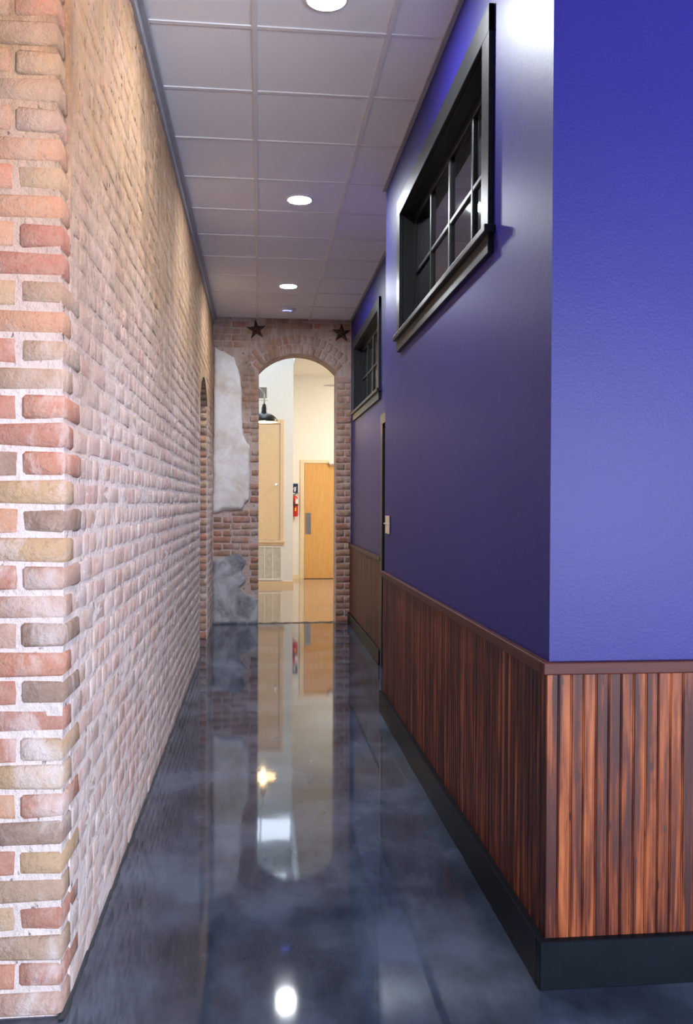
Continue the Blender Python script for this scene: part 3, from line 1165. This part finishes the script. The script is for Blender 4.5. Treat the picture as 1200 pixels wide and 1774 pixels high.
# return-air grille
g = empty('air_grille', (-0.055, YC, 0.10))
for b in ((-.445, .445, -.020, 0, 0, .028), (-.445, .445, -.020, 0, .555, .583), (-.445, -.415, -.020, 0, .028, .555), (.415, .445, -.020, 0, .028, .555)):
    box('frame', *b, M['whitem'], g, .003, 1)
for k in range(1, 6):
    x = -.415 + .83 * k / 6 + .006
    if k in (1, 2, 3, 4, 5): box('mullion', x - .008, x + .008, -.018, -.002, .028, .555, M['whitem'], g)
sm_ = None
for k in range(36):
    zz = .034 + k * .0145
    if sm_ is None:
        sm_ = box('slat', -.415, .415, -.0005, .0005, -.007, .007, simple('louver_beige', (0.74, 0.71, 0.60), .5), g); o = sm_
    else:
        o = sm_.copy(); COL.objects.link(o); o.parent = g
    o.location = (0, -.010, zz)
    o.rotation_euler = (math.radians(-35), 0, 0)
box('backing', -.415, .415, -.0025, 0, .028, .555, simple('duct_grey', (0.5, 0.48, 0.42), .7), g)
tag(g, 'white louvred return-air grille low on the wall below the peach panel', 'grille')

# small wall vent
v = empty('wall_vent', (-0.03, YC, 3.15))
for b in ((-.18, .18, -.012, 0, 0, .03), (-.18, .18, -.012, 0, .215, .245), (-.18, -.15, -.012, 0, .03, .215), (.15, .18, -.012, 0, .03, .215)):
    box('frame', *b, M['whitem'], v, .002, 1)
for k in range(12):
    x = -.14 + k * .0255
    box('fin', x - .004, x + .004, -.010, -.002, .03, .215, M['steel'], v)
box('backing', -.15, .15, -.002, 0, .03, .215, simple('vent_shadow', (0.16, 0.16, 0.15), .8), v)
tag(v, 'small white framed vent high on the white wall behind the hanging lamp', 'vent')

# maple door in the far wall
d2 = struct(empty('door_2'))
slab = box('slab', 0.834, 1.745, YD - .012, YD + .03, 0.012, 2.145, M['maple'], d2, .002, 1)
box('push_plate', 0.851, 0.955, YD - .016, YD - .011, 0.83, 1.232, M['steel'], slab, .001, 1)
box('casing', 0.752, 0.828, YD - .022, YD, 0.002, 2.15, M['casing'], d2, .003, 1)
box('casing', 1.752, 1.828, YD - .022, YD, 0.002, 2.15, M['casing'], d2, .003, 1)
box('casing', 0.752, 1.828, YD - .023, YD, 2.15, 2.213, M['casing'], d2, .003, 1)
box('gap', 0.828, 1.752, YD - .004, YD + .02, 0.002, 0.014, M['rubber'], d2)
cls = box('closer_body', 1.285, 1.52, YD - .075, YD - .012, 2.135, 2.195, M['whitem'], slab, .006, 2)
tube('closer_arm', [(1.30, YD - .05, 2.135), (1.31, YD - .05, 2.115), (1.42, YD - .13, 2.115), (1.6, YD - .03, 2.16)], .009, M['steel'], slab)

# fire extinguisher and its sign
ex = empty('fire_extinguisher', (0.645, YD - .085, 1.164))
lathe_obj('cylinder', [(0.060, 0.0), (0.066, 0.008), (0.066, 0.315), (0.060, 0.345), (0.040, 0.370), (0.022, 0.380)], M['red'], ex, 28)
lathe_obj('valve', [(0.018, 0.375), (0.020, 0.385), (0.020, 0.410), (0.012, 0.415)], M['steel'], ex, 16)
tube('lever', [(0.0, -.0, 0.412), (0.03, -.01, 0.428), (0.075, -.02, 0.420)], [.009, .008, .006], M['rubber'], ex, 8)
tube('lever', [(0.0, -.0, 0.402), (0.04, -.01, 0.402), (0.080, -.02, 0.385)], [.008, .007, .006], M['steel'], ex, 8)
tube('hose', [(-.01, -.01, 0.40), (-.05, -.05, 0.395), (-.045, -.075, 0.33), (-.012, -.078, 0.24), (0.0, -.075, 0.14)], .010, M['rubber'], ex, 10)
box('strap', -.0675, .0675, -.068, .068, 0.205, 0.220, M['rubber'], ex, .02, 3)
bm = bmesh.new()
pr = [(0.0667 * math.cos(a), 0.0667 * math.sin(a)) for a in [math.radians(-75 + 12 * k) for k in range(8)]]
aa = [bm.verts.new((x, y, .235)) for x, y in pr]; bb = [bm.verts.new((x, y, .325)) for x, y in pr]
for i in range(7): bm.faces.new((aa[i], aa[i + 1], bb[i + 1], bb[i]))
link('instruction_label', bm_mesh('instruction_label', bm), M['paper'], ex)
box('inspection_tag', 0.0, 0.030, -.083, -.079, 0.10, 0.165, M['yellow'], ex, .002, 1)
box('wall_bracket', -.03, .03, .060, .0845, 0.10, 0.36, M['steel'], ex)
tag(ex, 'red fire extinguisher on the far white wall beside the maple door', 'fire extinguisher')

sg = empty('extinguisher_sign', (0.635, YD, 1.60))
box('plate', -.077, .077, -.004, 0, 0, .17, M['navy'], sg, .001, 1)
# white pictogram: tilted extinguisher shape with nozzle
def flat(name, pts, par):
    return prism(name, [(x, -.0045, z) for x, z in pts], (0, -.0012, 0), M['paper'], par)
flat('pictogram_body', [(0.005, .022), (.030, .018), (.042, .075), (.035, .090), (.020, .092), (.012, .080)], sg)
flat('pictogram_head', [(.018, .095), (.034, .093), (.050, .108), (.046, .114), (.030, .106), (.012, .112), (.010, .104)], sg)
flat('pictogram_hose', [(.012, .098), (-.004, .092), (-.012, .070), (-.022, .055), (-.016, .051), (-.004, .068), (.002, .084), (.014, .092)], sg)
flat('pictogram_corner', [(-.077, .130), (-.035, .130), (-.035, .168), (-.077, .168)], sg)
tag(sg, 'small navy sign with white pictogram above the fire extinguisher', 'sign')

# gooseneck barn lamp on the far room's left wall
lp = empty('gooseneck_lamp', (0.066, 12.5, 2.59))
lathe_obj('shade', [(0.196, 0.0), (0.200, 0.008), (0.190, 0.040), (0.165, 0.075), (0.128, 0.103), (0.080, 0.122), (0.048, 0.130)], M['enamel'], lp, 48, cap=False)
lathe_obj('shade_lining', [(0.193, 0.001), (0.186, 0.037), (0.161, 0.071), (0.124, 0.099), (0.070, 0.118), (0.01, 0.120)], M['shade_in'], lp, 48, cap=False)
lathe_obj('socket_housing', [(0.050, 0.112), (0.048, 0.135), (0.040, 0.150), (0.036, 0.215), (0.028, 0.228), (0.030, 0.240), (0.020, 0.258), (0.010, 0.270)], M['enamel'], lp, 28)
lathe_obj('bulb', [(0.012, 0.095), (0.030, 0.070), (0.034, 0.045), (0.024, 0.020), (0.006, 0.010)], M['bulb'], lp, 20)
arc = [(0, 0, 0.265), (0.003, 0, 0.33), (0.0, 0, 0.395), (-.02, 0, 0.445), (-.058, 0, 0.482), (-.11, 0, 0.50), (-.18, 0, 0.495), (-.26, 0, 0.455), (-.33, 0, 0.37), (-.40, 0, 0.29), (-.50, 0, 0.25), (-.675, 0, 0.245)]
tube('gooseneck', arc, .0105, M['steel'], lp, 12)
lathe_obj('wall_plate', [(0.055, -.684), (0.055, -.672), (0.03, -.660)], M['enamel'], lp, 24, 'X', (0, 0, .245))
tag(lp, 'black gooseneck barn lamp hanging lit in the room beyond the arch', 'lamp')
bl = bpy.data.lights.new('barn_lamp_glow', 'POINT')
bl.energy, bl.color, bl.shadow_soft_size = 5, (1.0, 0.70, 0.38), 0.03
blo = bpy.data.objects.new('barn_lamp_glow', bl); COL.objects.link(blo); blo.location = (0.066, 12.5, 2.59)

# ceiling fan
fn = empty('ceiling_fan', (1.72, 13.25, 3.76))
lathe_obj('canopy', [(0.02, -.10), (0.05, -.07), (0.07, -.02), (0.07, 0)], M['whitem'], fn, 24)
lathe_obj('downrod', [(0.013, -.38), (0.013, -.08)], M['whitem'], fn, 12)
lathe_obj('motor', [(0.03, -.56), (0.10, -.55), (0.14, -.50), (0.14, -.44), (0.09, -.39), (0.02, -.37)], M['whitem'], fn, 32)
base_ang = math.atan2(13.0 - 13.25, 0.956 - 1.72)
for k in range(5):
    bm = bmesh.new()
    prof = [(0.13, .045), (0.30, .060), (0.60, .055), (0.76, .028), (0.805, .0)]
    top = [(x, w) for x, w in prof] + [(x, -w) for x, w in prof[::-1][1:]]
    va = [bm.verts.new((x, y, .004)) for x, y in top]; vb = [bm.verts.new((x, y, -.004)) for x, y in top]
    bm.faces.new(va); bm.faces.new(vb[::-1])
    for i in range(len(top)): bm.faces.new((va[i], vb[i], vb[(i + 1) % len(top)], va[(i + 1) % len(top)]))
    bmesh.ops.recalc_face_normals(bm, faces=bm.faces[:])
    o = link('blade', bm_mesh('blade', bm), M['whitem'], fn)
    o.location = (0, 0, -.50)
    o.rotation_euler = (math.radians(7), math.radians(4), base_ang + k * 2 * math.pi / 5)
tag(fn, 'white ceiling fan blade tip showing above the maple door', 'ceiling fan')
